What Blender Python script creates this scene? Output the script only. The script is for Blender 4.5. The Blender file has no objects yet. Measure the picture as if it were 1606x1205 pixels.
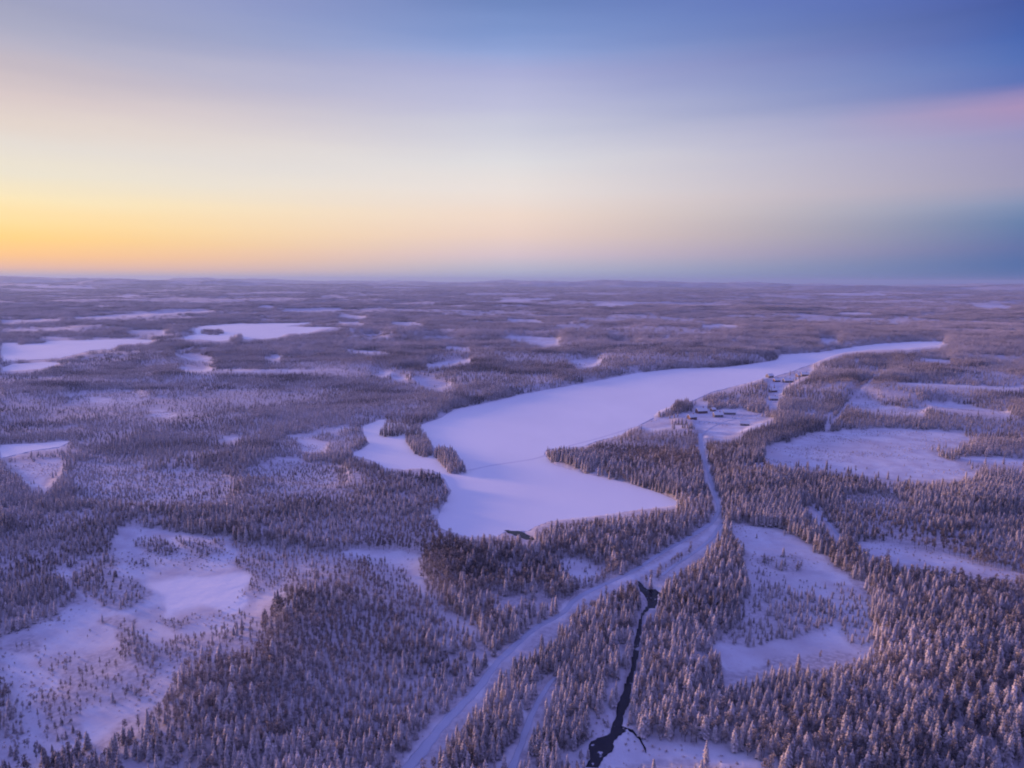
import bpy, math, random
import numpy as np
rng = np.random.default_rng(7)
random.seed(7)
S = bpy.context.scene
COL = S.collection
W0, H0 = 1606.0, 1205.0
FPX = 1085.0
CAMH = 150.0
PITCH = math.radians(8.46)
ROLL = math.radians(0.27)

# ------------------------------------------------------------------ camera
cp, sp = math.cos(PITCH), math.sin(PITCH)
FWD = np.array([0, cp, -sp]); UP0 = np.array([0, sp, cp]); RT0 = np.array([1.0, 0, 0])
cr, sr = math.cos(ROLL), math.sin(ROLL)
RT = RT0 * cr + UP0 * sr
UP = -RT0 * sr + UP0 * cr
cam_d = bpy.data.cameras.new('camera')
cam_d.sensor_width = 36; cam_d.lens = 36 * FPX / W0
cam_d.clip_start = 0.5; cam_d.clip_end = 200000
cam = bpy.data.objects.new('camera', cam_d); COL.objects.link(cam)
from mathutils import Matrix
M = Matrix(((RT[0], UP[0], -FWD[0], 0), (RT[1], UP[1], -FWD[1], 0), (RT[2], UP[2], -FWD[2], CAMH), (0, 0, 0, 1)))
cam.matrix_world = M
S.camera = cam

def project(x, y, z):
    x = np.asarray(x, float); y = np.asarray(y, float); z = np.asarray(z, float) - CAMH
    d = x * FWD[0] + y * FWD[1] + z * FWD[2]
    d = np.where(d > 1, d, np.nan)
    u = W0 / 2 + FPX * (x * RT[0] + y * RT[1] + z * RT[2]) / d
    v = H0 / 2 - FPX * (x * UP[0] + y * UP[1] + z * UP[2]) / d
    return u, v

def ray(u, v):
    return FWD + RT * ((u - W0 / 2) / FPX) + UP * (-(v - H0 / 2) / FPX)

def ground(u, v, z=0.0):
    r = ray(u, v)
    t = (z - CAMH) / r[2]
    return r[0] * t, r[1] * t

# ------------------------------------------------------------------ noise
def hash2(ix, iy, seed):
    h = (ix.astype(np.int64) * 374761393 + iy.astype(np.int64) * 668265263 + seed * 144664) & 0xffffffff
    h = ((h ^ (h >> 13)) * 1274126177) & 0xffffffff
    h = (h ^ (h >> 16)) & 0xffffff
    return h / float(0xffffff)

def vnoise(x, y, seed=0):
    ix = np.floor(x); iy = np.floor(y)
    fx = x - ix; fy = y - iy
    fx = fx * fx * (3 - 2 * fx); fy = fy * fy * (3 - 2 * fy)
    a = hash2(ix, iy, seed); b = hash2(ix + 1, iy, seed)
    c = hash2(ix, iy + 1, seed); d = hash2(ix + 1, iy + 1, seed)
    return (a * (1 - fx) + b * fx) * (1 - fy) + (c * (1 - fx) + d * fx) * fy

def fbm(x, y, seed=0, o=4):
    s = 0; a = 0.5; t = 0
    for k in range(o):
        s = s + a * vnoise(x * 2 ** k, y * 2 ** k, seed + k * 17); t += a; a *= 0.5
    return s / t

def sstep(a, b, x):
    t = np.clip((x - a) / (b - a), 0, 1)
    return t * t * (3 - 2 * t)

# ------------------------------------------------------------------ the map, traced as outlines and laid on the ground
IW, IH = 1606, 1205
DENS = np.full((IH, IW), 1.0, np.float32)      # how thickly trees stand
TALL = np.full((IH, IW), 1.0, np.float32)      # how tall they are
TRAC = np.zeros((IH, IW), np.float32)          # roads, lake and stream: nothing at all may grow

def inside(poly, us, vs):
    r = np.zeros(us.shape, bool)
    n = len(poly)
    for i in range(n):
        x1, y1 = poly[i]; x2, y2 = poly[(i + 1) % n]
        if y1 == y2: continue
        c = ((y1 > vs) != (y2 > vs)) & (us < (x2 - x1) * (vs - y1) / (y2 - y1) + x1)
        r ^= c
    return r

def paint(poly, dens, tall=None, solid=None):
    a = np.array(poly, float)
    u0, v0 = np.maximum(np.floor(a.min(0)).astype(int), 0)
    u1 = min(int(math.ceil(a[:, 0].max())), IW - 1); v1 = min(int(math.ceil(a[:, 1].max())), IH - 1)
    if u1 < u0 or v1 < v0: return
    us, vs = np.meshgrid(np.arange(u0, u1 + 1) + .5, np.arange(v0, v1 + 1) + .5)
    m = inside(poly, us, vs)
    sl = (slice(v0, v1 + 1), slice(u0, u1 + 1))
    if dens is not None: DENS[sl][m] = dens
    if tall is not None: TALL[sl][m] = tall
    if solid is not None: TRAC[sl][m] = solid

def band(pts):
    """centre line with widths -> outline"""
    L, R = [], []
    for i, (x, y, w) in enumerate(pts):
        a = pts[max(i - 1, 0)]; b = pts[min(i + 1, len(pts) - 1)]
        dx, dy = b[0] - a[0], b[1] - a[1]
        n = math.hypot(dx, dy) or 1
        nx, ny = -dy / n * w / 2, dx / n * w / 2
        L.append((x + nx, y + ny)); R.append((x - nx, y - ny))
    return L + R[::-1]

MAIN_LAKE = [(661,666),(691,656),(712,642),(765,632),(816,619),(866,610),(934,598),(1001,585),(1066,578),(1133,577),(1200,568),
 (1217,565),(1224,556),(1285,553),(1315,548),(1369,540),(1436,536),(1483,536),(1480,541),(1470,546),(1419,549),(1369,550),
 (1322,556),(1295,565),(1268,573),(1241,583),(1211,592),(1198,594),(1167,602),(1116,615),(1096,624),(1078,633),(1056,642),(1036,650),(1010,663),
 (989,673),(975,682),(935,692),(915,700),(880,703),(858,704),(853,713),(870,730),(917,743),(950,750),(984,758),(1034,773),(1063,787),(1063,793),(1001,800),
 (933,810),(900,813),(860,818),(839,827),(828,833),(792,834),(780,842),(732,842),(708,834),(691,830),(686,815),(691,800),(700,785),(708,770),(698,753),(690,742),
 (665,736),(631,738),(604,736),(590,726),(575,720),(550,713),(564,706),(580,696),(570,682),(569,669),(590,661),(612,655),(640,660),(648,668)]
LEFT_LAKE = [(-60,541),(0,539),(50,536),(111,534),(202,532),(242,534),(236,538),(188,541),(175,548),(145,549),(118,556),(94,562),(34,565),(0,567),(-60,570)]
LEFT_LAKE_ARM = [(286,530),(309,524),(304,516),(323,511),(370,508),(447,507),(500,506),(447,512),(540,514),(500,520),(484,523),(447,525),(437,531),(380,533),(343,536),(289,533)]
LEFT_POND = [(-40,579),(0,578),(20,571),(67,568),(97,570),(67,578),(20,583),(-40,584)]
WEST_POND = [(-60,702),(0,698),(67,695),(111,692),(94,701),(50,707),(0,719),(-60,730)]
MARSH_POND = [(375+72*0,0)]  # replaced below
MARSH_POND = [(305-(70+9*math.sin(3*t)+5*math.sin(7*t+1))*math.cos(t), 932-(36+6*math.cos(2*t+.5)+3*math.sin(5*t))*math.sin(t)+math.cos(t)*7) for t in [k*2*math.pi/28 for k in range(28)]]
LAKES = [('frozen_lake', MAIN_LAKE), ('frozen_lake', LEFT_LAKE), ('frozen_lake', LEFT_LAKE_ARM), ('frozen_pond', LEFT_POND), ('frozen_pond', WEST_POND), ('frozen_pond', MARSH_POND)]

# broad regions of thinner or lower wood
paint([(0,560),(560,560),(700,620),(640,660),(560,700),(690,800),(660,870),(540,860),(400,830),(200,800),(0,800)], .93, .68)
paint([(370,740),(560,720),(690,760),(690,850),(640,868),(520,850),(400,840)], .85, .62)
paint([(108,615),(208,612),(230,625),(208,640),(108,640)], .2, .6)
paint([(118,726),(215,728),(235,736),(286,735),(336,743),(375,760),(350,800),(235,800),(135,785),(101,753)], .22, .5)
paint([(397,733),(470,722),(538,735),(545,762),(480,768),(437,756),(387,753)], .2, .5)
paint([(395,760),(440,756),(560,775),(560,790),(470,790),(400,780)], .3, .5)
paint([(430,690),(540,680),(545,712),(480,716),(430,712)], .35, .6)
paint([(1240,640),(1606,560),(1606,700),(1300,670)], .85, .8)
paint([(1320,778),(1400,776),(1420,800),(1330,806)], .35, .6)
paint([(1250,790),(1420,800),(1606,820),(1606,890),(1380,850),(1280,830)], .8, .75)
paint([(0,800),(180,800),(330,820),(200,870),(130,880),(140,930),(80,975),(0,1000)], .9, .6)
paint([(530,868),(655,880),(740,960),(745,1010),(690,1010),(600,960),(520,900)], .35, .7)
paint([(860,880),(960,885),(960,920),(900,925),(866,905)], .35, .7)
paint([(740,1040),(560,960),(450,1010),(400,1100),(560,1205),(640,1205)], 1.0, .85)

OPEN = []
def opn(poly, d=0.0, t=.35): OPEN.append(poly); paint(poly, d, t)
def strip(pts, w, d=0.0):
    q = []
    for (x0, y0), (x1, y1) in zip(pts[:-1], pts[1:]):
        k = max(2, int(abs(x1 - x0) / 6))
        q += [(x0 + (x1 - x0) * i / k, y0 + (y1 - y0) * i / k) for i in range(k)]
    q.append(pts[-1]); n = len(q); r = random.Random(int(pts[0][0] * 7 + pts[0][1]))
    opn(band([(x, y + r.uniform(-.5, .5), w * (.25 + 1.1 * math.sin(math.pi * (i + .3) / (n - .4)) ** .6 * r.uniform(.6, 1.1))) for i, (x, y) in enumerate(q)]), d)
opn([(198,518),(259,518),(264,526),(235,525),(202,522)])
strip([(-40,507),(0,505),(94,502)], 4); strip([(118,499),(188,496),(269,490),(336,488)], 4.5); strip([(440,488),(538,486)], 3.5)
strip([(404,481),(430,481)], 3); strip([(180,466),(222,463)], 2.5)
strip([(0,518),(110,516)], 2.5); strip([(60,530),(110,530)], 3)
opn([(272,550),(286,555),(319,560),(336,568),(303,565),(279,558)])
strip([(284,577),(333,579)], 7); strip([(333,581),(430,582),(538,581)], 3); strip([(415,560),(440,561)], 6)
opn([(141,625),(150,622),(171,626),(165,632),(145,632)]); opn([(235,645),(252,642),(279,650),(262,655),(240,653)])
opn([(340,686),(358,684),(373,688),(365,693),(345,692)]); opn([(460,682),(500,676),(540,668),(560,672),(500,684),(470,690)], .1)
opn([(467,690),(488,687),(514,692),(511,708),(490,708),(474,705)]); opn([(427,719),(450,715),(470,715),(490,726),(470,722),(440,722)])
opn([(7,723),(50,723),(100,720),(98,740),(84,753),(70,770),(50,763),(30,746)], .03)
opn([(648,592),(675,593),(715,602),(688,610),(668,607),(654,598)]); strip([(668,574),(738,566)], 6)
opn([(580,585),(600,583),(614,586),(600,590)]); opn([(614,590),(640,592),(640,598),(618,596)])
opn([(554,526),(590,525),(614,530),(580,532)], .1); opn([(651,529),(690,527),(732,532),(700,536)], .15)
opn([(782,528),(820,527),(880,530),(876,541),(850,542),(833,538)]); opn([(890,565),(920,563),(947,565),(927,575),(910,576)])
strip([(691,546),(738,547)], 4); strip([(786,472),(861,469)], 3.5); strip([(930,479),(997,477)], 3.5)
strip([(530,495),(574,498)], 4); strip([(530,505),(570,508)], 4); strip([(614,507),(664,509)], 4); strip([(795,502),(850,504)], 3.5)
strip([(540,551),(620,553)], 3); strip([(1100,511),(1157,512)], 3.5); strip([(1288,461),(1392,462)], 3); strip([(1527,480),(1584,482)], 4)
strip([(1311,491),(1369,492)], 3); strip([(1285,533),(1315,535)], 5); strip([(1443,564),(1490,566)], 3.5); strip([(953,537),(1000,540)], 4, .1)
strip([(55,450),(100,450),(150,452)], 3.5); strip([(28,447),(76,448)], 3)
# the village clearings
opn([(1002,671),(1023,654),(1051,652),(1073,647),(1085,630),(1107,630),(1103,641),(1157,643),(1219,652),(1204,660),(1176,669),(1157,682),(1133,689),(1111,684),(1099,674),(1079,672),(1050,673),(1020,676)])
opn([(1204,600),(1221,594),(1241,590),(1251,583),(1271,575),(1280,580),(1262,592),(1241,603),(1228,611),(1222,626),(1219,640),(1207,640),(1205,620)], .04)
opn([(1102,636),(1140,628),(1150,632),(1110,640)], .2, .5)
# marsh on the far right
opn([(1200,709),(1227,696),(1285,679),(1342,674),(1436,674),(1503,679),(1527,689),(1500,699),(1463,703),(1446,709),(1496,723),(1537,743),(1486,753),(1402,753),(1352,746),(1285,736),(1227,731),(1207,723)], .035, .3)
strip([(1500,716),(1550,722),(1650,730)], 11, .03)
opn([(1328,629),(1355,625),(1385,635),(1419,642),(1456,640),(1446,649),(1402,649),(1352,642),(1335,635)], .05)
opn([(1449,632),(1486,630),(1537,640),(1590,647),(1577,652),(1520,647),(1469,640)])
opn([(1375,602),(1440,601),(1506,603),(1650,608),(1650,613),(1480,607)], .04)
# triangle marsh
opn([(1143,820),(1184,825),(1224,837),(1268,854),(1301,871),(1335,898),(1358,904),(1356,934),(1345,955),(1355,980),(1385,990),(1369,1010),(1375,1022),(1358,1029),(1308,1035),(1268,1042),(1227,1035),(1200,1039),(1190,1055),(1133,1065),(1133,1015),(1150,1002),(1205,940),(1190,930),(1175,900),(1165,860)], .008, .35)
paint([(1195,930),(1240,926),(1288,942),(1312,972),(1305,998),(1250,1006),(1180,1008),(1145,1008),(1160,975)], .25, .6)
paint([(1177,874),(1200,869),(1220,876),(1240,868),(1262,875),(1268,893),(1245,898),(1200,889)], .5, .7)
paint([(1290,905),(1340,915),(1350,945),(1300,935)], .12, .35)
opn([(1335,847),(1385,850),(1436,860),(1486,874),(1537,886),(1650,897),(1650,906),(1553,901),(1486,891),(1446,887),(1419,884),(1385,874),(1352,857)], .02)
# marsh on the left
opn([(188,834),(269,829),(303,840),(370,840),(380,860),(404,874),(470,868),(540,872),(540,898),(504,901),(454,924),(414,948),(404,975),(397,998),(289,1008),(269,1035),(242,1103),(202,1130),(148,1163),(84,1190),(67,1215),(-80,1215),(-80,1010),(0,1002),(40,995),(81,978),(111,951),(134,948),(101,894),(125,875),(180,870)], .03, .35)
paint([(124,885),(145,875),(185,874),(205,885),(195,900),(140,905)], .55, .6)
paint([(128,902),(208,900),(215,940),(195,958),(150,955),(125,925)], .48, .5)
paint([(215,850),(250,846),(275,860),(260,872),(225,870)], .48, .45); paint([(275,845),(310,848),(300,858),(278,856)], .3, .45)
paint([(215,880),(262,878),(255,893),(220,895)], .2, .4); paint([(310,855),(345,865),(330,880),(308,872)], .15, .45)
paint([(151,975),(180,967),(218,968),(214,990),(180,992),(155,985)], .75, .6); paint([(17,1008),(50,1002),(81,1006),(78,1022),(40,1024),(20,1018)], .6, .55)
paint([(175,990),(212,994),(230,1010),(235,1035),(205,1040),(180,1020)], .46, .6)
paint([(90,1065),(120,1035),(180,1028),(215,1040),(218,1075),(190,1105),(120,1100),(88,1090)], .6, .6)
paint([(44,1100),(90,1090),(140,1105),(135,1165),(90,1175),(50,1140)], .34, .55)
paint([(0,1100),(50,1095),(60,1150),(150,1160),(90,1190),(0,1205)],.14,.5)
paint([(0,1035),(20,1040),(15,1090),(0,1095)], .15, .4); paint([(248,970),(275,965),(280,985),(262,992)], .4, .45)
paint([(325,965),(370,950),(400,960),(395,1000),(340,1000)], .14, .5); paint([(290,1005),(405,985),(440,1010),(330,1040),(285,1030)], .45, .65)
paint([(370,880),(480,885),(500,903),(430,930),(385,915)], .14, .4)
opn([(530,868),(570,864),(614,868),(655,880),(664,911),(675,935),(700,950),(680,945),(650,925),(614,905),(564,884),(530,884)], .04)
opn([(672,935),(700,950),(732,961),(752,988),(748,1006),(725,990),(700,972),(680,955)], .1, .6)
paint([(180,900),(232,905),(225,935),(196,955),(170,930)], .5, .5); paint([(60,1040),(95,1030),(110,1050),(80,1065)], .2, .5)
paint([(270,846),(320,852),(365,850),(372,868),(330,876),(290,868)], .3, .45); paint([(375,885),(400,880),(400,930),(385,925)], .45, .5)
paint([(245,1010),(290,1000),(330,1012),(300,1045),(240,1050),(210,1095),(200,1060)], .45, .6)
paint([(385,852),(470,866),(545,868),(562,882),(540,905),(470,925),(410,925),(384,890)], .26, .55)
paint([(560,880),(600,885),(640,905),(655,930),(615,925),(580,905)], .2, .5); paint([(440,900),(520,890),(560,905),(640,940),(600,960),(520,930),(450,930)], .5, .7)
paint([(1295,925),(1350,930),(1360,960),(1385,1000),(1360,1025),(1330,1000),(1305,960)], .22, .5)
paint([(1195,905),(1240,900),(1290,915),(1300,930),(1240,925),(1200,930)], .12, .4)
# snow by the stream
opn([(981,1120),(1000,1135),(1020,1160),(1066,1168),(1116,1173),(1160,1187),(1207,1205),(1230,1225),(930,1225),(945,1190),(965,1165)], .03)
opn([(917,1123),(964,1116),(957,1146),(923,1163),(917,1225),(873,1225),(890,1166),(910,1146)], .15, .4)
opn([(868,890),(890,880),(930,885),(950,900),(920,915),(880,905)], .1)
# islands and headland ridges in the main lake
def isle(poly):
    a = np.array(poly, float); c = a.mean(0); q = [tuple(p) for p in (a - c) * 1.12 + c]
    paint(q, 1.0, .95, 0); ISLES.append(q)
ISLES = []
ROAD = [(1098,682,9),(1101,705,9),(1106,730,9),(1114,752,9),(1122,780,9),(1129,802,10),(1120,820,14),(1098,836,14),(1070,853,13),(1034,874,12),(1002,896,12),(960,916,13),(925,931,14),(902,944,15),(884,966,16),(840,989,17),(809,1015,18),(780,1042,20),(748,1086,22),(698,1136,26),(666,1177,29),(640,1210,31),(610,1250,33)]
BRANCH_ROAD = [(1133,822,8),(1116,850,10),(1088,872,10),(1060,890,10),(1037,908,9)]
TRACK = [(872,1066,8),(860,1080,12),(842,1108,15),(828,1140,17),(815,1180,18),(802,1212,19),(790,1250,20)]
FIELD_TRACK = [(1255,785,4),(1274,800,6),(1296,820,7),(1318,846,7)]
VILLAGE_ROAD = [(1100,684,5),(1112,672,4),(1135,662,3),(1160,656,2.5),(1190,652,2),(1207,640,2),(1211,620,2),(1222,605,2),(1250,590,1.5)]
CUT = [(1392,579,2),(1372,588,2.5),(1350,612,3),(1325,635,3.5),(1310,655,4),(1294,672,5)]
STREAM = [(999,909),(1007,916),(1014,924),(1028,924),(1039,932),(1031,933),(1031,945),(1028,955),(1018,956),(1009,965),(1007,975),(1005,995),(1002,1020),(998,1042),(993,1062),(989,1086),(988,1103),(977,1123),(974,1140),(981,1146),(964,1160),(960,1177),(947,1187),(937,1205),(925,1235),(900,1235),(917,1205),(927,1190),(922,1180),(927,1163),(944,1156),(957,1150),(967,1123),(967,1109),(973,1093),(982,1069),(989,1049),(993,1019),(997,995),(1002,975),(1006,961),(1016,948),(1014,938),(1004,926)]
SIDE_STREAM = band([(974,1140,2.5),(984,1143,1.6),(992,1146,2.8),(998,1153,1.2),(1003,1157,2.8),(1009,1168,1.2),(1012,1174,2.4),(1013,1180,.6)])
SPIT_WATER = [(790,832),(816,834),(830,840),(843,849),(835,850),(819,845),(806,839)]
paint(band(CUT), 0, .4)
for b in (ROAD, BRANCH_ROAD, TRACK, FIELD_TRACK, VILLAGE_ROAD): paint(band([(p[0], p[1], p[2] * .78) for p in b]), 0, .4, 1)
for p in (STREAM, SIDE_STREAM, SPIT_WATER): paint(p, 0, .4, 1)
WATERS = TRAC.copy()*0
for p in (STREAM, SIDE_STREAM, SPIT_WATER) + tuple(q for _, q in LAKES[:-1]):
    TRAC_ = TRAC; TRAC = WATERS; paint(p, None, None, 1); TRAC = TRAC_
for _, p in LAKES: paint(p, 0, .3, 1)
isle([(594,682),(600,668),(612,655),(630,650),(640,655),(646,664),(640,676),(625,683),(605,684)])
isle([(640,668),(655,666),(668,680),(678,700),(676,712),(665,716),(650,710),(638,692)])
isle([(677,706),(695,701),(712,706),(724,722),(732,738),(722,743),(705,741),(688,722)])
isle([(320,517),(345,516),(350,523),(338,526),(320,525)]); isle([(363,530),(376,524),(380,534),(366,537)]); isle([(28,539),(48,531),(75,535),(70,538),(40,541)])
isle([(1022,654),(1036,644),(1052,638),(1060,628),(1076,626),(1087,630),(1080,645),(1060,650),(1040,653)])
isle([(1054,658),(1070,656),(1098,662),(1090,668),(1056,665)])

ISLM = np.zeros((IH, IW), np.float32); TRAC_ = TRAC; TRAC = ISLM
for p in ISLES: paint(p, None, None, 1)
TRAC = TRAC_
WATERS = WATERS * (1 - ISLM)
# soft copies
def blur(a, n):
    for _ in range(n):
        p = np.pad(a, 1, mode='edge')
        a = (p[:-2, 1:-1] + p[2:, 1:-1] + p[1:-1, :-2] + p[1:-1, 2:] + 4 * p[1:-1, 1:-1]) / 8
    return a
def wide(a, n):
    h, w = (IH // 8) * 8, (IW // 8) * 8
    b = a[:h, :w].reshape(h // 8, 8, w // 8, 8).mean((1, 3)); b = blur(b, n)
    o = np.repeat(np.repeat(b, 8, 0), 8, 1); o = np.pad(o, ((0, IH - h), (0, IW - w)), mode='edge')
    return blur(o, 16)
_m = (DENS < .3).astype(np.float32)
_t = sstep(560, 950, np.arange(IH))[:, None]
FLAT = np.clip(np.maximum(np.clip(blur(_m, 60) * 1.7, 0, 1), TRAC) * (1 - _t) + wide(_m, 40) * 1.5 * _t, 0, 1)
FLAT = blur(FLAT.astype(np.float32), 4)
BARE = np.zeros((IH, IW), np.float32)
def warped(x, y, z, k=1.0):
    d = np.hypot(x, y)
    a = 5 + d * .004
    wx = (fbm(x / (a * 4), y / (a * 4), 201, 3) - .5) * a * 3.2 * k; wy = (fbm(x / (a * 4), y / (a * 4), 222, 3) - .5) * a * 3.2 * k
    return project(x + wx, y + wy, z)

WET = np.clip(blur(WATERS, 12) * 3, 0, 1)
def look(A, u, v, out):
    ok = np.isfinite(u) & np.isfinite(v) & (u >= 0) & (u < IW) & (v >= 0) & (v < IH)
    ui = np.clip(np.nan_to_num(u, nan=0), 0, IW - 1).astype(int); vi = np.clip(np.nan_to_num(v, nan=0), 0, IH - 1).astype(int)
    return np.where(ok, A[vi, ui], out)

def thin(x, y):
    d = np.hypot(x, y)
    n3 = fbm(x / 190 + 9, y / 110, 601, 4)
    return 1 - .68 * sstep(.55, .64, n3) * sstep(520, 800, d)
def far_hills(x, y):
    d = np.hypot(x, y)
    a = sstep(7500, 21000, d)
    n = fbm(x / 3600 + 3.1, y / 2600 + 1.7, 5, 5)
    return a * (np.clip(n - .49, 0, 1) * 600)

def terrain(x, y):
    x = np.asarray(x, float); y = np.asarray(y, float)
    d = np.hypot(x, y)
    u, v = project(x, y, 0 * x)
    f = look(FLAT, u, v, 0.3)
    f = np.where(d > 3500, 0, f)
    near = (fbm(x / 230, y / 230, 11, 3) - .35) * 13 + (fbm(x / 260, y / 150, 15, 2) - .4) * 15 * sstep(450, 1000, d) + (fbm(x / 900, y / 900, 12, 2) - .4) * 22 * sstep(500, 1500, d) + (fbm(x / 1300, y / 700, 14, 3) - .45) * 55 * sstep(2000, 5000, d)
    wt = look(WET, u, v, 0)
    near = np.clip(near, 0, 45) * (1 - f) * (1 - np.where(d < 6500, wt, 0)) * (1 - .6 * sstep(9000, 16000, d))
    return near + far_hills(x, y)

# ------------------------------------------------------------------ materials
def mat(name):
    m = bpy.data.materials.new(name); m.use_nodes = True
    nt = m.node_tree; nt.nodes.clear()
    o = nt.nodes.new('ShaderNodeOutputMaterial'); b = nt.nodes.new('ShaderNodeBsdfPrincipled')
    nt.links.new(b.outputs[0], o.inputs[0])
    return m, nt, b
def noise(nt, scale, detail=4, vec=None, rough=.55):
    n = nt.nodes.new('ShaderNodeTexNoise'); n.inputs['Scale'].default_value = scale; n.inputs['Detail'].default_value = detail
    n.inputs['Roughness'].default_value = rough
    if vec: nt.links.new(vec, n.inputs['Vector'])
    return n
def mix(nt, a, b, f, mode='MIX'):
    m = nt.nodes.new('ShaderNodeMix'); m.data_type = 'RGBA'; m.blend_type = mode
    for sock, v in ((m.inputs[0], f), (m.inputs[6], a), (m.inputs[7], b)):
        if isinstance(v, bpy.types.NodeSocket): nt.links.new(v, sock)
        elif isinstance(v, tuple): sock.default_value = v + (1,) if len(v) == 3 else v
        else: sock.default_value = v
    return m.outputs[2]
def maprange(nt, v, a, b, c=0, d=1):
    m = nt.nodes.new('ShaderNodeMapRange'); nt.links.new(v, m.inputs[0])
    for i, q in enumerate((a, b, c, d)): m.inputs[i + 1].default_value = q
    return m.outputs[0]
def coords(nt, scale=(1, 1, 1), rot=0):
    g = nt.nodes.new('ShaderNodeNewGeometry')
    mp = nt.nodes.new('ShaderNodeMapping'); mp.inputs['Scale'].default_value = scale; mp.inputs['Rotation'].default_value[2] = rot
    nt.links.new(g.outputs['Position'], mp.inputs['Vector'])
    return mp.outputs[0]
SNOW = (.80, .81, .84)

def ground_material():
    m, nt, b = mat('snowy_ground')
    at = nt.nodes.new('ShaderNodeAttribute'); at.attribute_name = 'wooded'
    v = coords(nt)
    big = noise(nt, .012, 5, v); med = noise(nt, .06, 5, v); fine = noise(nt, .5, 4, v)
    scrub = mix(nt, (.32, .29, .33), (.54, .51, .55), maprange(nt, fine.outputs[0], .35, .65))  # undergrowth and twigs, darkened further to paint in the shade between trees
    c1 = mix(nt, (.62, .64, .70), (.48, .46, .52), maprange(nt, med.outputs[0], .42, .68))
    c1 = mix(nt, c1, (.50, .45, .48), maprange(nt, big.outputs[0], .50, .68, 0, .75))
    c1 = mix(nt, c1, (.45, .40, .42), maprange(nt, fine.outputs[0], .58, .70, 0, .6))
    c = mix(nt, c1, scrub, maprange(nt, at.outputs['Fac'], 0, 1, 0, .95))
    ai = nt.nodes.new('ShaderNodeAttribute'); ai.attribute_name = 'ice'
    c = mix(nt, c, (.72, .73, .77), ai.outputs['Fac'])
    nt.links.new(c, b.inputs['Base Color']); b.inputs['Roughness'].default_value = .85
    b.inputs['Specular IOR Level'].default_value = .2
    bp = nt.nodes.new('ShaderNodeBump'); bp.inputs['Strength'].default_value = .6; bp.inputs['Distance'].default_value = 1.2
    nt.links.new(med.outputs[0], bp.inputs['Height']); nt.links.new(bp.outputs[0], b.inputs['Normal'])
    return m
def snow_sheet_material(name, c0, c1, sc, bump=.25):
    m, nt, b = mat(name)
    v = coords(nt, (1, .45, 1), .5)
    n1 = noise(nt, sc, 5, v); n2 = noise(nt, sc * 9, 4, v)
    c = mix(nt, c0, c1, maprange(nt, n1.outputs[0], .35, .7))
    c = mix(nt, c, tuple(q * .93 for q in c0), maprange(nt, n2.outputs[0], .55, .75, 0, .6))
    nt.links.new(c, b.inputs['Base Color']); b.inputs['Roughness'].default_value = .6
    b.inputs['Specular IOR Level'].default_value = .3
    bp = nt.nodes.new('ShaderNodeBump'); bp.inputs['Strength'].default_value = bump; bp.inputs['Distance'].default_value = .5
    nt.links.new(n2.outputs[0], bp.inputs['Height']); nt.links.new(bp.outputs[0], b.inputs['Normal'])
    return m
M_GROUND = ground_material()
M_LAKE = snow_sheet_material('lake_snow', (.80, .81, .83), (.70, .71, .75), .006)
M_ROAD = snow_sheet_material('road_snow', (.45, .49, .60), (.38, .41, .51), .05, .5)  # packed snow with the shade of the roadside trees put into its colour
M_POND = snow_sheet_material('pond_snow', (.78, .78, .82), (.66, .65, .71), .03)
M_TRAIL = snow_sheet_material('trail_snow', (.66, .66, .72), (.60, .60, .68), .05, .4)
def water_material():
    m, nt, b = mat('dark_water')
    v = coords(nt)
    n = noise(nt, .35, 5, v); n2 = noise(nt, .2, 4, v)
    c = mix(nt, (.006, .008, .014), (.03, .03, .045), n.outputs[0])
    c = mix(nt, c, (.45, .46, .52), maprange(nt, n2.outputs[0], .65, .69))
    nt.links.new(c, b.inputs['Base Color']); b.inputs['Roughness'].default_value = .25
    b.inputs['IOR'].default_value = 1.33; b.inputs['Specular IOR Level'].default_value = .25
    return m
M_WATER = water_material()
def crown_material(name, dark, frost_a, frost_b):
    m, nt, b = mat(name)
    at = nt.nodes.new('ShaderNodeAttribute'); at.attribute_name = 'frost'
    oi = nt.nodes.new('ShaderNodeObjectInfo')
    tc = nt.nodes.new('ShaderNodeTexCoord')
    n = noise(nt, 1.3, 3, tc.outputs['Object'])
    wv = coords(nt); patch = noise(nt, .006, 5, wv)
    fr = mix(nt, frost_a, frost_b, oi.outputs['Random'])
    fr = mix(nt, fr, tuple(q * .62 for q in frost_a), maprange(nt, patch.outputs[0], .42, .62, 0, .8))
    patch2 = noise(nt, .0016, 4, wv)
    fr = mix(nt, fr, tuple(q * .55 for q in frost_a), maprange(nt, patch2.outputs[0], .47, .60, 0, .5))
    k = nt.nodes.new('ShaderNodeMath'); k.operation = 'MULTIPLY_ADD'
    nt.links.new(n.outputs[0], k.inputs[0]); k.inputs[1].default_value = .8; k.inputs[2].default_value = -.30
    s = nt.nodes.new('ShaderNodeMath'); s.operation = 'ADD'; s.use_clamp = True
    nt.links.new(k.outputs[0], s.inputs[0]); nt.links.new(at.outputs['Fac'], s.inputs[1])
    mp3 = coords(nt, (1, 1.7, 1)); p3 = noise(nt, .011, 5, mp3, .6)
    s3 = nt.nodes.new('ShaderNodeMath'); s3.operation = 'SUBTRACT'; s3.use_clamp = True
    nt.links.new(s.outputs[0], s3.inputs[0]); nt.links.new(maprange(nt, p3.outputs[0], .48, .64, 0, .42), s3.inputs[1])
    c = mix(nt, dark, fr, s3.outputs[0])
    nt.links.new(c, b.inputs['Base Color']); b.inputs['Roughness'].default_value = .8; b.inputs['Specular IOR Level'].default_value = .15
    return m
M_CROWN = crown_material('frosted_needles', (.028, .034, .055), (.84, .76, .76), (.56, .49, .49))
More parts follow.
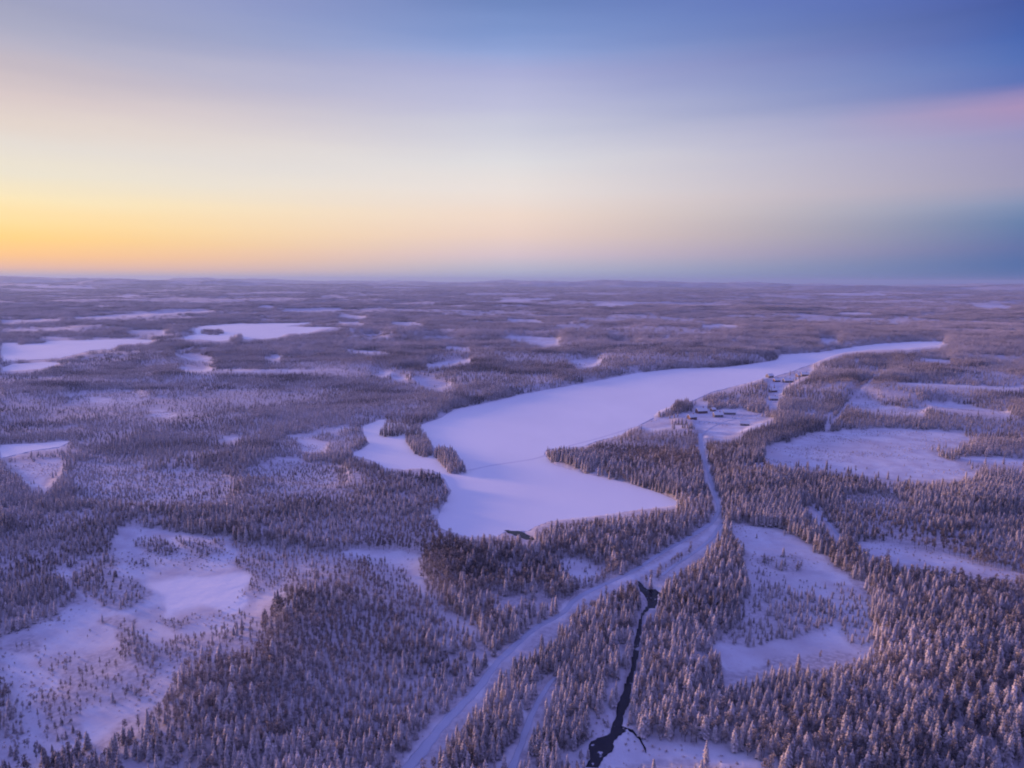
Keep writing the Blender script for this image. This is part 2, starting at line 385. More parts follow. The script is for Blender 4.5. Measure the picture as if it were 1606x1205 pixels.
M_PINE = crown_material('frosted_pine', (.034, .036, .052), (.82, .72, .70), (.53, .45, .44))
def plain(name, c, r=.8):
    m, nt, b = mat(name)
    n = noise(nt, 1.5, 4, coords(nt))
    nt.links.new(mix(nt, c, tuple(q * .6 for q in c), n.outputs[0]), b.inputs['Base Color']); b.inputs['Roughness'].default_value = r
    return m
M_BARK = plain('bark', (.10, .075, .065))
M_WALL_RED = plain('dark_red_boards', (.26, .17, .17)); M_WALL_GREY = plain('grey_boards', (.28, .26, .28)); M_WALL_YEL = plain('ochre_boards', (.34, .26, .2))
M_ROOF = plain('roof_snow', (.82, .83, .86)); M_GLASS = plain('window_glass', (.03, .035, .05), .1); M_BRICK = plain('chimney_brick', (.2, .1, .08))

# ------------------------------------------------------------------ helpers
def mesh_obj(name, verts, faces, mats, parent=None, mi=None, fattr=None, smooth=False):
    me = bpy.data.meshes.new(name)
    me.from_pydata([tuple(v) for v in verts], [], [tuple(f) for f in faces])
    for m in mats: me.materials.append(m)
    if mi is not None: me.polygons.foreach_set('material_index', np.array(mi, np.int32))
    if fattr is not None:
        a = me.attributes.new('frost', 'FLOAT', 'POINT'); a.data.foreach_set('value', np.array(fattr, np.float32))
    if smooth: me.polygons.foreach_set('use_smooth', np.ones(len(me.polygons), bool))
    o = bpy.data.objects.new(name, me); COL.objects.link(o)
    if parent: o.parent = parent
    return o
def tag(o, label=None, cat=None, group=None, kind=None):
    if label: o['label'] = label
    if cat: o['category'] = cat
    if group: o['group'] = group
    if kind: o['kind'] = kind
    return o

# ------------------------------------------------------------------ ground
def build_ground():
    az_f = np.radians(np.linspace(-50, 50, 560)); az_r = np.radians(np.linspace(50, 310, 90)[1:-1])
    az = np.concatenate([az_f, az_r])
    rr = np.concatenate([np.linspace(8, 110, 9), np.geomspace(120, 46000, 560)])
    A, R = np.meshgrid(az, rr)
    X = R * np.sin(A); Y = R * np.cos(A)
    Z = terrain(X, Y)
    u, v = project(X, Y, Z)
    tr = look(blur(WATERS, 2), *project(X, Y, 0 * X), 0)
    Z = Z - .5 * (tr > .02) * (R < 6000)
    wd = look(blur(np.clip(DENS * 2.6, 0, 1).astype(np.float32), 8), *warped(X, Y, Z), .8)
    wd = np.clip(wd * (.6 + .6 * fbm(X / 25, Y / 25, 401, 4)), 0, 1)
    PM = np.zeros((IH, IW), np.float32); global TRAC; t_ = TRAC; TRAC = PM; paint(MARSH_POND, None, None, 1); TRAC = t_
    ice = look(blur(PM, 20), *warped(X, Y, Z, 1.5), 0)
    na, nr = len(az), len(rr)
    verts = np.stack([X.ravel(), Y.ravel(), Z.ravel()], 1)
    verts = np.vstack([verts, [[0, 0, float(Z[0].mean())]]])
    i = np.arange(nr - 1)[:, None] * na; j = np.arange(na)[None, :]; jn = (j + 1) % na
    q = np.stack([(i + j), (i + na + j), (i + na + jn), (i + jn)], -1).reshape(-1, 4)
    cen = len(verts) - 1
    tri = [(cen, k, (k + 1) % na) for k in range(na)]
    me = bpy.data.meshes.new('ground')
    nv = len(verts); nq = len(q); nt_ = len(tri)
    me.vertices.add(nv); me.vertices.foreach_set('co', verts.ravel())
    loops = np.concatenate([q[:, ::-1].ravel(), np.array(tri)[:, ::-1].ravel()]).astype(np.int32)
    me.loops.add(len(loops)); me.loops.foreach_set('vertex_index', loops)
    me.polygons.add(nq + nt_)
    st = np.concatenate([np.arange(nq) * 4, nq * 4 + np.arange(nt_) * 3]).astype(np.int32)
    me.polygons.foreach_set('loop_start', st)
    me.polygons.foreach_set('use_smooth', np.ones(nq + nt_, bool))
    me.update(calc_edges=True); me.validate()
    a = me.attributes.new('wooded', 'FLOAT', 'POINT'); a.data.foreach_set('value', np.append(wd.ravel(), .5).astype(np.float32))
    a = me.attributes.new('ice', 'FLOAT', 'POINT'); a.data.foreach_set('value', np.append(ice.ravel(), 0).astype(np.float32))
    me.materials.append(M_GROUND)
    o = bpy.data.objects.new('ground', me); COL.objects.link(o)
    n = me.polygons[100].normal
    if n.z < 0: me.flip_normals()
    tag(o, 'snow covered marsh and forest floor reaching to the horizon', None, None, 'structure')
build_ground()

def resample(poly, step_px=5, rough=1.2, seed=0):
    out = []
    r = random.Random(seed)
    n = len(poly)
    for i in range(n):
        a, b = poly[i], poly[(i + 1) % n]
        k = max(1, int(math.hypot(b[0] - a[0], b[1] - a[1]) / step_px))
        for q in range(k):
            t = q / k
            jx = jy = 0
            if q: jx, jy = r.uniform(-rough, rough), r.uniform(-rough, rough) * .5
            out.append((a[0] + (b[0] - a[0]) * t + jx, a[1] + (b[1] - a[1]) * t + jy))
    return out
from mathutils.geometry import tessellate_polygon
from mathutils import Vector
def sheet(name, poly, m, z, depth=.5, rough=1.0, seed=0, label=None):
    p = resample(poly, 5, rough, seed)
    pts = [Vector((*ground(u, v), z)) for u, v in p]
    tris = tessellate_polygon([pts])
    n = len(pts)
    verts = pts + [Vector((q.x, q.y, z - depth)) for q in pts]
    faces = []
    for t in tris:
        a, b, c = (pts[k] for k in t)
        faces.append(t if (b - a).cross(c - a).z > 0 else t[::-1])
    area = sum(pts[i].x * pts[(i + 1) % n].y - pts[(i + 1) % n].x * pts[i].y for i in range(n))
    for i in range(n):
        j = (i + 1) % n
        faces.append((i, n + i, n + j, j) if area > 0 else (j, n + j, n + i, i))
    o = mesh_obj(name, verts, faces, [m])
    return tag(o, label, None, None, 'structure')
for k, (nm, p) in enumerate(LAKES[:-1]): sheet(nm, p, M_POND if p is MARSH_POND else M_LAKE, .02, 1.2, .8, k, 'smooth snow over frozen water')
def ribbon(name, pts, m, lift, label):
    """a road that follows the ground, with low ploughed edges"""
    cl = []
    for (x0, y0, w0), (x1, y1, w1) in zip(pts[:-1], pts[1:]):
        k = max(2, int(math.hypot(x1 - x0, y1 - y0) / 4))
        for q in range(k):
            t = q / k; cl.append((x0 + (x1 - x0) * t, y0 + (y1 - y0) * t, w0 + (w1 - w0) * t))
    cl.append(pts[-1])
    a = np.array(cl)
    for _ in range(6): a[1:-1] = (a[:-2] + 2 * a[1:-1] + a[2:]) / 4
    P = []
    for x, y, w in a:
        gx, gy = ground(x, y); d = math.hypot(gx, gy, CAMH)
        P.append((gx, gy, w * d / FPX * .62))
    P = np.array(P)
    prof = [(-.5, -.9), (-.44, .04), (-.3, .10), (-.18, 0), (0, .10), (.18, 0), (.3, .10), (.44, .04), (.5, -.9)]
    verts, faces = [], []
    for i in range(len(P)):
        t = P[min(i + 1, len(P) - 1)] - P[max(i - 1, 0)]
        n = np.array([-t[1], t[0]]); n /= (np.hypot(*n) or 1)
        g = float(max(0, np.max(terrain(*np.array([P[i, :2] + n * P[i, 2] * s for s in (-.4, 0, .4)]).T))))
        for s, h in prof: verts.append((P[i, 0] + n[0] * s * P[i, 2] * (1 + .12 * math.sin(i * .9 + s * 3) + .1 * math.sin(i * .37)), P[i, 1] + n[1] * s * P[i, 2], g + lift + h))
    m_ = len(prof)
    for i in range(len(P) - 1):
        for j in range(m_ - 1): faces.append((i * m_ + j, i * m_ + j + 1, (i + 1) * m_ + j + 1, (i + 1) * m_ + j))
    o = mesh_obj(name, verts, faces, [m], smooth=True)
    return tag(o, label, None, None, 'structure')
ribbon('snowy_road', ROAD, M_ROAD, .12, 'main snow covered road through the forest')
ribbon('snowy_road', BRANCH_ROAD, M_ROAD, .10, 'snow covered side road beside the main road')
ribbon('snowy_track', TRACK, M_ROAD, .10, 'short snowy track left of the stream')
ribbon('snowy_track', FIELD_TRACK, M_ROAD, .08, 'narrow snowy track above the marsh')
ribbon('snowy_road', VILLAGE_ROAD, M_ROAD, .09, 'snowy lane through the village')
for k, (p, l) in enumerate(((STREAM, 'dark open stream'), (SIDE_STREAM, 'thin dark side stream'), (SPIT_WATER, 'open dark water at the lake outlet'))):
    sheet('stream', p, M_WATER, .03 if k < 2 else .06, .6, 2.0 if k != 1 else 1.0, 50 + k, l)
TRAIL = [(1060,655,1.6),(1000,668,1.6),(940,688,1.8),(880,702,2),(850,718,2),(815,724,2),(770,730,2),(735,738,2.4)]
def trail():
    pts = [ground(x, y) for x, y, w in TRAIL]
    vs, fs = [], []
    q = []
    for a, b in zip(pts[:-1], pts[1:]):
        for k in range(6): q.append((a[0] + (b[0] - a[0]) * k / 6, a[1] + (b[1] - a[1]) * k / 6))
    q = np.array(q + [pts[-1]])
    for _ in range(8): q[1:-1] = (q[:-2] + 2 * q[1:-1] + q[2:]) / 4
    for i in range(len(q)):
        t = q[min(i + 1, len(q) - 1)] - q[max(i - 1, 0)]; n = np.array([-t[1], t[0]]) / (np.hypot(*t) or 1)
        for s in (-1.4, 1.4): vs.append((*(q[i] + n * s), .045))
    for i in range(len(q) - 1): fs.append((2 * i, 2 * i + 1, 2 * i + 3, 2 * i + 2))
    tag(mesh_obj('snowmobile_trail', vs, fs, [M_TRAIL]), 'faint snowmobile trail across the frozen lake', None, None, 'structure')
trail()

# ------------------------------------------------------------------ trees
def conifer(seed, H=8.0, R=1.5, L=14, nb=8, leaves=2, core=True):
    """returns crown verts, faces, frost"""
    r = random.Random(seed); V, F, A = [], [], []
    def add(ps, fr, faces):
        b = len(V); V.extend(ps); A.extend(fr if isinstance(fr, list) else [fr] * len(ps)); F.extend(tuple(b + k for k in f) for f in faces)
    if core:
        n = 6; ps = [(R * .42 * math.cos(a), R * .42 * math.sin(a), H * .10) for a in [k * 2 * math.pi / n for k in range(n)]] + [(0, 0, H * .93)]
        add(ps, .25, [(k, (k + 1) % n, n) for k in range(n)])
    bulge = r.uniform(.48, .75)
    for k in range(L):
        t = (k + .3 + r.random() * .4) / L
        z = H * (.10 + .86 * t)
        rad = R * min(1, (1 - t) ** bulge * 1.12) * r.uniform(.8, 1.15) + .14
        m = max(4, int(nb * (1 - .45 * t)))
        a0 = r.random() * 6.28
        for j in range(m):
            a = a0 + j * 2 * math.pi / m + r.uniform(-.3, .3)
            l = rad * r.uniform(.65, 1.2); w = .34 * l + .16; dr = l * r.uniform(.15, .5)
            ca, sa = math.cos(a), math.sin(a)
            def P(f, s, dz): return (ca * l * f - sa * s, sa * l * f + ca * s, z - dr * f * f + dz)
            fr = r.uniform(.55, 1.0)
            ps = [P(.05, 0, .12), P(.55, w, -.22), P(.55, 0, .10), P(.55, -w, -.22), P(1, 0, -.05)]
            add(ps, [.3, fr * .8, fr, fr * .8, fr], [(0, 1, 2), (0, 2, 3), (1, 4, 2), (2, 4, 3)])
            for q in range(leaves):
                f = r.uniform(.35, 1.0); s = r.uniform(-w, w) * .9; c = P(f, s, r.uniform(-.15, .15)); e = r.uniform(.12, .24)
                d = [(r.uniform(-e, e), r.uniform(-e, e), r.uniform(-e, e)) for _ in range(3)]
                add([tuple(c[i] + dd[i] for i in range(3)) for dd in d], r.uniform(.4, 1.05), [(0, 1, 2)])
    add([(.09, 0, H * .93), (-.05, .08, H * .93), (-.05, -.08, H * .93), (0, 0, H * 1.03)], .8, [(0, 1, 3), (1, 2, 3), (2, 0, 3)])
    return V, F, A
def roundtree(seed, H=7.5, R=1.6, n=230, low=.28):
    r = random.Random(seed); V, F, A = [], [], []
    lobes = []
    for k in range(6):
        a = r.random() * 6.28; q = r.uniform(.1, .45) * R; z = r.uniform(low + .12, .86)
        lobes.append((q * math.cos(a), q * math.sin(a), z * H, R * r.uniform(.42, .68) * (1.15 - .5 * z), H * r.uniform(.10, .17)))
    for k in range(n):
        cx, cy, cz, rr, rz = lobes[k % 6]
        th = r.random() * 6.28; ph = math.acos(r.uniform(-.75, 1)); q = r.uniform(.55, 1.05)
        c = (cx + rr * q * math.sin(ph) * math.cos(th), cy + rr * q * math.sin(ph) * math.sin(th), cz + rz * q * math.cos(ph))
        e = r.uniform(.14, .34)
        b = len(V)
        for _ in range(4): V.append(tuple(c[i] + r.uniform(-e, e) for i in range(3)))
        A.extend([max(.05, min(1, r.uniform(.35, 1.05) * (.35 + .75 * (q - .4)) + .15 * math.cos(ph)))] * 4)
        F.extend([(b, b + 1, b + 2), (b, b + 2, b + 3)])
    return V, F, A
def trunk(H, r0, n=5, bend=0):
    V, F = [], []
    lv = [0, .3, .65, .95]
    for i, t in enumerate(lv):
        for k in range(n):
            a = k * 2 * math.pi / n; V.append((r0 * (1 - .85 * t) * math.cos(a) + bend * t * t, r0 * (1 - .85 * t) * math.sin(a), H * t - (.6 if i == 0 else 0)))
    for i in range(len(lv) - 1):
        for k in range(n): F.append((i * n + k, i * n + (k + 1) % n, (i + 1) * n + (k + 1) % n, (i + 1) * n + k))
    return V, F
def limbs(seed, H, R):
    r = random.Random(seed); V, F = [], []
    for k in range(7):
        a = r.random() * 6.28; z = H * r.uniform(.3, .75); l = R * r.uniform(.5, .85); b = len(V); w = .05
        e = (l * math.cos(a), l * math.sin(a), z + l * .6)
        V += [(0, w, z), (w, -w, z), (-w, -w, z), e]; F += [(b, b + 1, b + 3), (b + 1, b + 2, b + 3), (b + 2, b, b + 3)]
    return V, F
def merge(parts):
    """parts: list of (V,F,A,mat) -> one"""
    V, F, A, MI = [], [], [], []
    for v, f, a, m in parts:
        b = len(V); V.extend(v); F.extend(tuple(b + k for k in q) for q in f); A.extend(a if a is not None else [0] * len(v)); MI.extend([m] * len(f))
    return V, F, A, MI
SPR = [dict(crown=conifer(10 + s, h, r_, 14, 8, 2), trunk=trunk(h * .9, .14)) for s, (h, r_) in enumerate([(8.4, 1.5), (7.8, 1.7), (8.8, 1.45), (7.4, 1.6), (8.4, 1.8)])]
PIN = [dict(crown=roundtree(40 + s, h, r_), trunk=trunk(h * .85, .12)) for s, (h, r_) in enumerate([(7.6, 1.7), (8.4, 1.5), (7.0, 1.9)])]
for k, p in enumerate(PIN):
    lv, lf = limbs(60 + k, 7.6, 1.5); tv, tf = p['trunk']; b = len(tv); p['trunk'] = (tv + lv, tf + [tuple(b + q for q in f) for f in lf])
# templates 0-4 spruce, 5-7 pine/birch (both at full detail)
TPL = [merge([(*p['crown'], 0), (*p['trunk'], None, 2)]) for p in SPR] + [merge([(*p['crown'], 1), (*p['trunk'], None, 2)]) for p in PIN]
HT = [8.6, 8.0, 9.2, 7.6, 8.8, 7.6, 8.4, 7.0]
# low detail, 2 spruce 1 pine
TLOW = [merge([(*conifer(70, 8.6, 1.6, 7, 6, 1), 0)]), merge([(*conifer(71, 7.8, 1.75, 6, 6, 1), 0)]), merge([(*roundtree(72, 7.6, 1.9, 60), 1)])]
def clump(seed, R=8.0, n=12):
    r = random.Random(seed); parts = []
    for k in range(n):
        a = k * 2.4 + r.random(); q = R * math.sqrt((k + .5) / n); s = r.uniform(.75, 1.15)
        if r.random() < .7: v, f, A = conifer(seed * 31 + k, 8.3, 2.0, 4, 6, 0, False)
        else: v, f, A = roundtree(seed * 31 + k, 7.4, 2.2, 26)
        parts.append(([(x * s + q * math.cos(a), y * s + q * math.sin(a), z * s) for x, y, z in v], f, A, 0 if k % 3 else 1))
    return merge(parts)
TCL = [clump(s) for s in (1, 2, 3, 4)]

# stuff: one mesh carries its own tree shapes (id > 0) and one vertex per tree; the modifier sets a tree on every such vertex
def instancer(name, templates, P, tid, rot, scl, label, cat):
    """P (n,3); tid 0-based; rot radians; scl (n,3)"""
    V, F, MI, A, T = [], [], [], [], []
    for k, (v, f, a, mi) in enumerate(templates):
        b = len(V); V.extend(v); F.extend(tuple(b + q for q in ff) for ff in f); MI.extend(mi); A.extend(a); T.extend([-(k + 1)] * len(v))
    nt0 = len(V)
    me = bpy.data.meshes.new(name)
    nV = nt0 + len(P)
    co = np.vstack([np.array(V), P]) if len(P) else np.array(V)
    me.vertices.add(nV); me.vertices.foreach_set('co', co.astype(np.float32).ravel())
    loops = np.array([i for f in F for i in f], np.int32); lens = np.array([len(f) for f in F])
    me.loops.add(len(loops)); me.loops.foreach_set('vertex_index', loops)
    me.polygons.add(len(F)); me.polygons.foreach_set('loop_start', np.concatenate([[0], np.cumsum(lens)[:-1]]).astype(np.int32))
    me.polygons.foreach_set('material_index', np.array(MI, np.int32))
    me.update(calc_edges=True)
    def attr(n_, t_, d_, data, key='value'):
        a_ = me.attributes.new(n_, t_, d_); a_.data.foreach_set(key, data)
    attr('frost', 'FLOAT', 'POINT', np.concatenate([A, np.zeros(len(P))]).astype(np.float32))
    attr('tid', 'INT', 'POINT', np.concatenate([T, tid + 1]).astype(np.int32))
    attr('rot', 'FLOAT', 'POINT', np.concatenate([np.zeros(nt0), rot]).astype(np.float32))
    attr('scl', 'FLOAT_VECTOR', 'POINT', np.vstack([np.ones((nt0, 3)), scl]).astype(np.float32).ravel(), 'vector')
    for m in (M_CROWN, M_PINE, M_BARK): me.materials.append(m)
    o = bpy.data.objects.new(name, me); COL.objects.link(o)
    ng = bpy.data.node_groups.new(name, 'GeometryNodeTree')
    ng.interface.new_socket('Geometry', in_out='INPUT', socket_type='NodeSocketGeometry')
    ng.interface.new_socket('Geometry', in_out='OUTPUT', socket_type='NodeSocketGeometry')
    N, Lk = ng.nodes, ng.links
    gi = N.new('NodeGroupInput'); go = N.new('NodeGroupOutput'); jn = N.new('GeometryNodeJoinGeometry')
    def named(n_, t_):
        q = N.new('GeometryNodeInputNamedAttribute'); q.data_type = t_; q.inputs['Name'].default_value = n_; return q.outputs['Attribute']
    idn = named('tid', 'INT'); rt = named('rot', 'FLOAT'); sc = named('scl', 'FLOAT_VECTOR')
    cx = N.new('ShaderNodeCombineXYZ'); Lk.new(rt, cx.inputs[2])
    def sel(val):
        c = N.new('FunctionNodeCompare'); c.data_type = 'INT'; c.operation = 'EQUAL'; Lk.new(idn, c.inputs[2]); c.inputs[3].default_value = val
        s = N.new('GeometryNodeSeparateGeometry'); s.domain = 'POINT'; Lk.new(gi.outputs[0], s.inputs[0]); Lk.new(c.outputs[0], s.inputs[1]); return s.outputs[0]
    for k in range(len(templates)):
        pts = sel(k + 1); tp = sel(-(k + 1))
        g2i = N.new('GeometryNodeGeometryToInstance'); Lk.new(tp, g2i.inputs[0])
        ip = N.new('GeometryNodeInstanceOnPoints'); Lk.new(pts, ip.inputs['Points']); Lk.new(g2i.outputs[0], ip.inputs['Instance'])
        Lk.new(cx.outputs[0], ip.inputs['Rotation']); Lk.new(sc, ip.inputs['Scale']); Lk.new(ip.outputs[0], jn.inputs[0])
    Lk.new(jn.outputs[0], go.inputs[0])
    md = o.modifiers.new('trees', 'NODES'); md.node_group = ng
    tag(o, label, cat, None, 'stuff')
    print(name, len(P), 'points')
    return o

# ------------------------------------------------------------------ where trees stand
def candidates(x, y, hpx_m=7.5, far=False):
    """keep mask, tall factor for points"""
    z = terrain(x, y); d = np.hypot(x, y)
    u, v = project(x, y, z)
    jit = 2.0
    uj = u + (vnoise(x / 9, y / 9, 91) - .5) * 7 * np.clip(500 / d, .15, 1.2); vj = v + (vnoise(x / 9, y / 9, 92) - .5) * 5 * np.clip(500 / d, .1, 1.2)
    uw, vw = warped(x, y, z)
    il = look(ISLM, u, v, 0) > .5; uj = np.where(il, u, uj + uw - u); vj = np.where(il, v, vj + vw - v)
    D = look(DENS, uj, vj, .85); T = look(TALL, uj, vj, .9); q_ = (D > .09) & (D < .5); T = np.where(q_, T * np.where(d < 480, 1.0, .75), T); D = np.where(q_, np.minimum(D * 2.6, .92), D); K = look(TRAC, u, v, 0)
    # beyond the traced strips: noise-made clearings, larger with distance
    n = fbm(x / 330, y / 330, 21, 4); n2 = fbm(x / 900, y / 900, 33, 3)
    fo = sstep(900, 2200, d)
    D = np.where(D > .3, D * (1 - fo * .9 * sstep(.52, .60, n * .65 + n2 * .35 + .028 * sstep(2500, 4500, d))), D)
    D = D * thin(x, y)
    # small gaps and density waves inside woods
    g = fbm(x / 38, y / 38, 55, 3)
    D = D * np.where(D < .95, sstep(.28, .50, g) * .7 + .38 * (D > .1), sstep(.22, .34, g) * .8 + .2)
    # a tree may not reach up over open snow that can be seen behind it
    hp = 7.6 * T
    pw = 1.0 * T * FPX / np.maximum(d, 100)
    for sgn in (-1, 1):
        for f in (0.05, .4):
            u2, v2 = project(x, y, z + hp * f)
            K = np.maximum(K, np.where(d < 430, look(TRAC, u2 + sgn * pw * (1.1 - f), v2, 0), 0))
    for f in (.45, .85):
        u2, v2 = project(x, y, z + hp * f)
        K = np.maximum(K, look(TRAC if f < .5 else WATERS, u2, v2, 0)); D2 = look(DENS, u2, v2, .85)
        D = np.where((D2 < .1) & ~(q_ & (d < 600)), np.minimum(D, np.maximum(D2, .02)), D)
    return z, D * (K < .5), T, u, v, d

def grid(s, y0, y1, amax=46):
    xm = y1 * math.tan(math.radians(amax))
    gx = np.arange(-xm, xm, s); gy = np.arange(y0, y1, s)
    X, Y = np.meshgrid(gx, gy)
    X = X + (np.arange(len(gy)) % 2)[:, None] * s / 2
    X = X + rng.uniform(-.42, .42, X.shape) * s; Y = Y + rng.uniform(-.42, .42, Y.shape) * s
    X, Y = X.ravel(), Y.ravel()
    k = np.abs(np.arctan2(X, Y)) < math.radians(amax)
    return X[k], Y[k]

# near: single trees at full detail
NEAR, MID, FARC = 620, 1500, 4200
x, y = grid(2.35, 110, NEAR)
k = np.hypot(x, y) < NEAR; x, y = x[k], y[k]
z, D, T, u, v, d = candidates(x, y)
keep = rng.random(len(x)) < D
x, y, z, T, u, v, d, D = (q[keep] for q in (x, y, z, T, u, v, d, D))
n = len(x)
kind = fbm(x / 120, y / 120, 77, 3) + rng.uniform(-.2, .2, n)
tid = np.where(kind > .60, rng.integers(5, 8, n), rng.integers(0, 5, n))
sc = T * rng.uniform(.72, 1.18, n) * (.62 + .72 * fbm(x / 45, y / 45, 78, 3))
sc = sc * .93
ht = np.array(HT)[tid] * sc
wid = np.clip(sc, .55, 1.2) ** .3 * np.clip(sc, 0, 2) ** .7 * rng.uniform(.68, .98, n)
rot = rng.uniform(0, 6.28, n)
ut, vt = project(x, y, z + ht)
pxh = np.clip(np.minimum(v, H0) - np.maximum(vt, 0), 0, None); pxw = 2.6 * wid * FPX / np.hypot(d, CAMH)
vis = (ut > 4) & (ut < W0 - 4) & (vt < H0 - 8)
score = np.where(vis, pxh * pxw, -1)
thick = D > .28
isp = tid < 5
# individuals: the largest in view
idx_s = np.where(isp & thick)[0]; idx_s = idx_s[np.argsort(-score[idx_s])][:190]
idx_p = np.where(~isp & thick)[0]; idx_p = idx_p[np.argsort(-score[idx_p])][:40]
idx_b = np.where(~thick)[0]; idx_b = idx_b[np.argsort(-score[idx_b])][:65]

def stand_of(u, v):
    if u < 640:
        return 0
    if u < 800: return 1
    if u < 915: return 2
    if u < 1150: return 3
    return 4
STANDS = ['in the dusky stand between the marsh and the snowy road', 'in the narrow strip between the snowy road and the short track',
          'between the short snowy track and the dark stream', 'on the snowy bank beside the dark stream', 'in the tall dense stand at the lower right']
protos = {}
def individual(i, name, labeltxt, group):
    t = int(tid[i]); src = SPR[t] if t < 5 else PIN[t - 5]
    e = bpy.data.objects.new(name, None); COL.objects.link(e); e.empty_display_size = .5
    e.location = (x[i], y[i], z[i]); e.rotation_euler = (0, 0, rot[i]); e.scale = (wid[i], wid[i], sc[i])
    tag(e, labeltxt, 'tree', group)
    if t not in protos:
        cv, cf, ca = src['crown']; tv, tf = src['trunk']
        a = mesh_obj('crown', cv, cf, [M_CROWN if t < 5 else M_PINE], e, None, ca)
        b = mesh_obj('trunk', tv, tf, [M_BARK], e)
        protos[t] = (a, b)
    else:
        for s in protos[t]:
            c = s.copy(); COL.objects.link(c); c.parent = e
    return e
used = np.zeros(n, bool)
SIZEW = lambda s: 'tall' if s > 1.02 else ('short' if s < .82 else 'mid-height')
FROSTW = {0: 'slim', 1: 'broad', 2: 'spire-topped', 3: 'bushy', 4: 'wide-skirted'}
for i in idx_s:
    st = STANDS[stand_of(u[i], v[i])]
    lab = f'{SIZEW(sc[i])} {FROSTW[int(tid[i])]} frosted spruce {st}'
    individual(i, 'spruce_tree', lab, f'{SIZEW(sc[i])} {FROSTW[int(tid[i])]} spruces {st}'); used[i] = True
for i in idx_p:
    st = STANDS[stand_of(u[i], v[i])]
    lab = f'{SIZEW(sc[i])} round-crowned frosted birch {st}'
    individual(i, 'birch_tree', lab, f'{SIZEW(sc[i])} birches {st}'); used[i] = True
for i in idx_b:
    if u[i] < 640: w_ = 'on the open snowy marsh at the lower left'
    elif u[i] < 975: w_ = 'in snow between the short track and dark stream'
    elif u[i] < 1250: w_ = 'on the snow right of the dark stream'
    else: w_ = 'on the snowy triangular marsh inside the forest'
    k_ = 'conical' if tid[i] < 5 else 'round'
    individual(i, 'marsh_pine', f'{SIZEW(sc[i]*1.6)} {k_} loose pine {w_}', f'{SIZEW(sc[i]*1.6)} {k_} loose pines {w_}'); used[i] = True
r_ = ~used
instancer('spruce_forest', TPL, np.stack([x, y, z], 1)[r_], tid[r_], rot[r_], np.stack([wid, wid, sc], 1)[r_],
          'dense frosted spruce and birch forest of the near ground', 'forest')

# low scrub and dwarf pines over the marshes
def bush(seed, H, R_, n):
    v, f, a = roundtree(seed, H, R_, n, .0); return merge([([(p[0], p[1], max(-.1, p[2] - H * .12)) for p in v], f, [.95 for q in a], 1)])
xb, yb = grid(2.6, 110, 1000)
kb = np.hypot(xb, yb) < 1000; xb, yb = xb[kb], yb[kb]
zb = terrain(xb, yb); ub, vb = project(xb, yb, zb); uw, vw = warped(xb, yb, zb)
Db = look(DENS, uw, vw, 1.0); Kb = look(TRAC, ub, vb, 0); Kb = np.maximum(Kb, look(TRAC, *project(xb, yb, zb + 1.0), 0))
nb_ = fbm(xb / 45, yb / 18, 301, 4)
pb = sstep(.46, .66, nb_) * .75 * (Db < .6) + .12 * (Db > .08) * (Db < .6)
kb = (rng.random(len(xb)) < pb) & (Kb < .5)
xb, yb, zb = xb[kb], yb[kb], zb[kb]; nn = len(xb); sb = rng.uniform(.35, 1.05, nn)
instancer('marsh_scrub', [bush(81, 1.1, .75, 26), bush(82, 1.6, .6, 26), bush(83, .6, .9, 20)], np.stack([xb, yb, zb], 1), rng.integers(0, 3, nn), rng.uniform(0, 6.28, nn), np.stack([sb, sb, sb], 1),
          'low frosted scrub scattered over the snowy marshes', 'scrub')

# middle: single trees of fewer twigs
x, y = grid(2.8, 400, MID)
dd = np.hypot(x, y); k = (dd >= NEAR) & (dd < MID); x, y = x[k], y[k]
z, D, T, u, v, d = candidates(x, y)
keep = rng.random(len(x)) < D
x, y, z, T = x[keep], y[keep], z[keep], T[keep]; n = len(x)
kind = fbm(x / 120, y / 120, 77, 3) + rng.uniform(-.2, .2, n)
tid = np.where(kind > .60, 2, rng.integers(0, 2, n)); sc = T * rng.uniform(.72, 1.2, n) * (.62 + .72 * fbm(x / 45, y / 45, 78, 3))
Pm, Tm, Rm, Sm = np.stack([x, y, z], 1), tid, rng.uniform(0, 6.28, n), np.stack([sc * .88, sc * .88, sc * .95], 1)
instancer('lakeside_forest', TLOW, Pm, Tm, Rm, Sm, 'frosted forest around the frozen lake', 'forest')

# far: clumps
x, y = grid(10.5, 1000, FARC, 44)
dd = np.hypot(x, y); k = (dd >= MID) & (dd < FARC); x, y = x[k], y[k]
th, rr_ = [], []
r0 = FARC
while r0 < 40000:
    st = 10.5 * (r0 / 3000) ; m_ = int(r0 * math.radians(88) / st)
    th.append(np.linspace(-math.radians(44), math.radians(44), m_) + rng.uniform(-.4, .4, m_) * st / r0); rr_.append(r0 + rng.uniform(-.5, .5, m_) * st * 1.6); r0 += st * 1.8
th = np.concatenate(th); rr_ = np.concatenate(rr_)
x = np.concatenate([x, rr_ * np.sin(th)]); y = np.concatenate([y, rr_ * np.cos(th)])
z, D, T, u, v, d = candidates(x, y)
keep = rng.random(len(x)) < D * 1.1
x, y, z, T, d = x[keep], y[keep], z[keep], T[keep], d[keep]; n = len(x)
sx = np.clip(d / 3000, .8, 12) * rng.uniform(.85, 1.15, n); sz = T ** .5 * rng.uniform(.8, 1.25, n) * (1 + .5 * sstep(4000, 12000, d))
instancer('distant_forest', TCL, np.stack([x, y, z], 1), rng.integers(0, 4, n), rng.uniform(0, 6.28, n), np.stack([sx, sx, sz], 1),
          'far off wooded country fading to the horizon', 'forest')

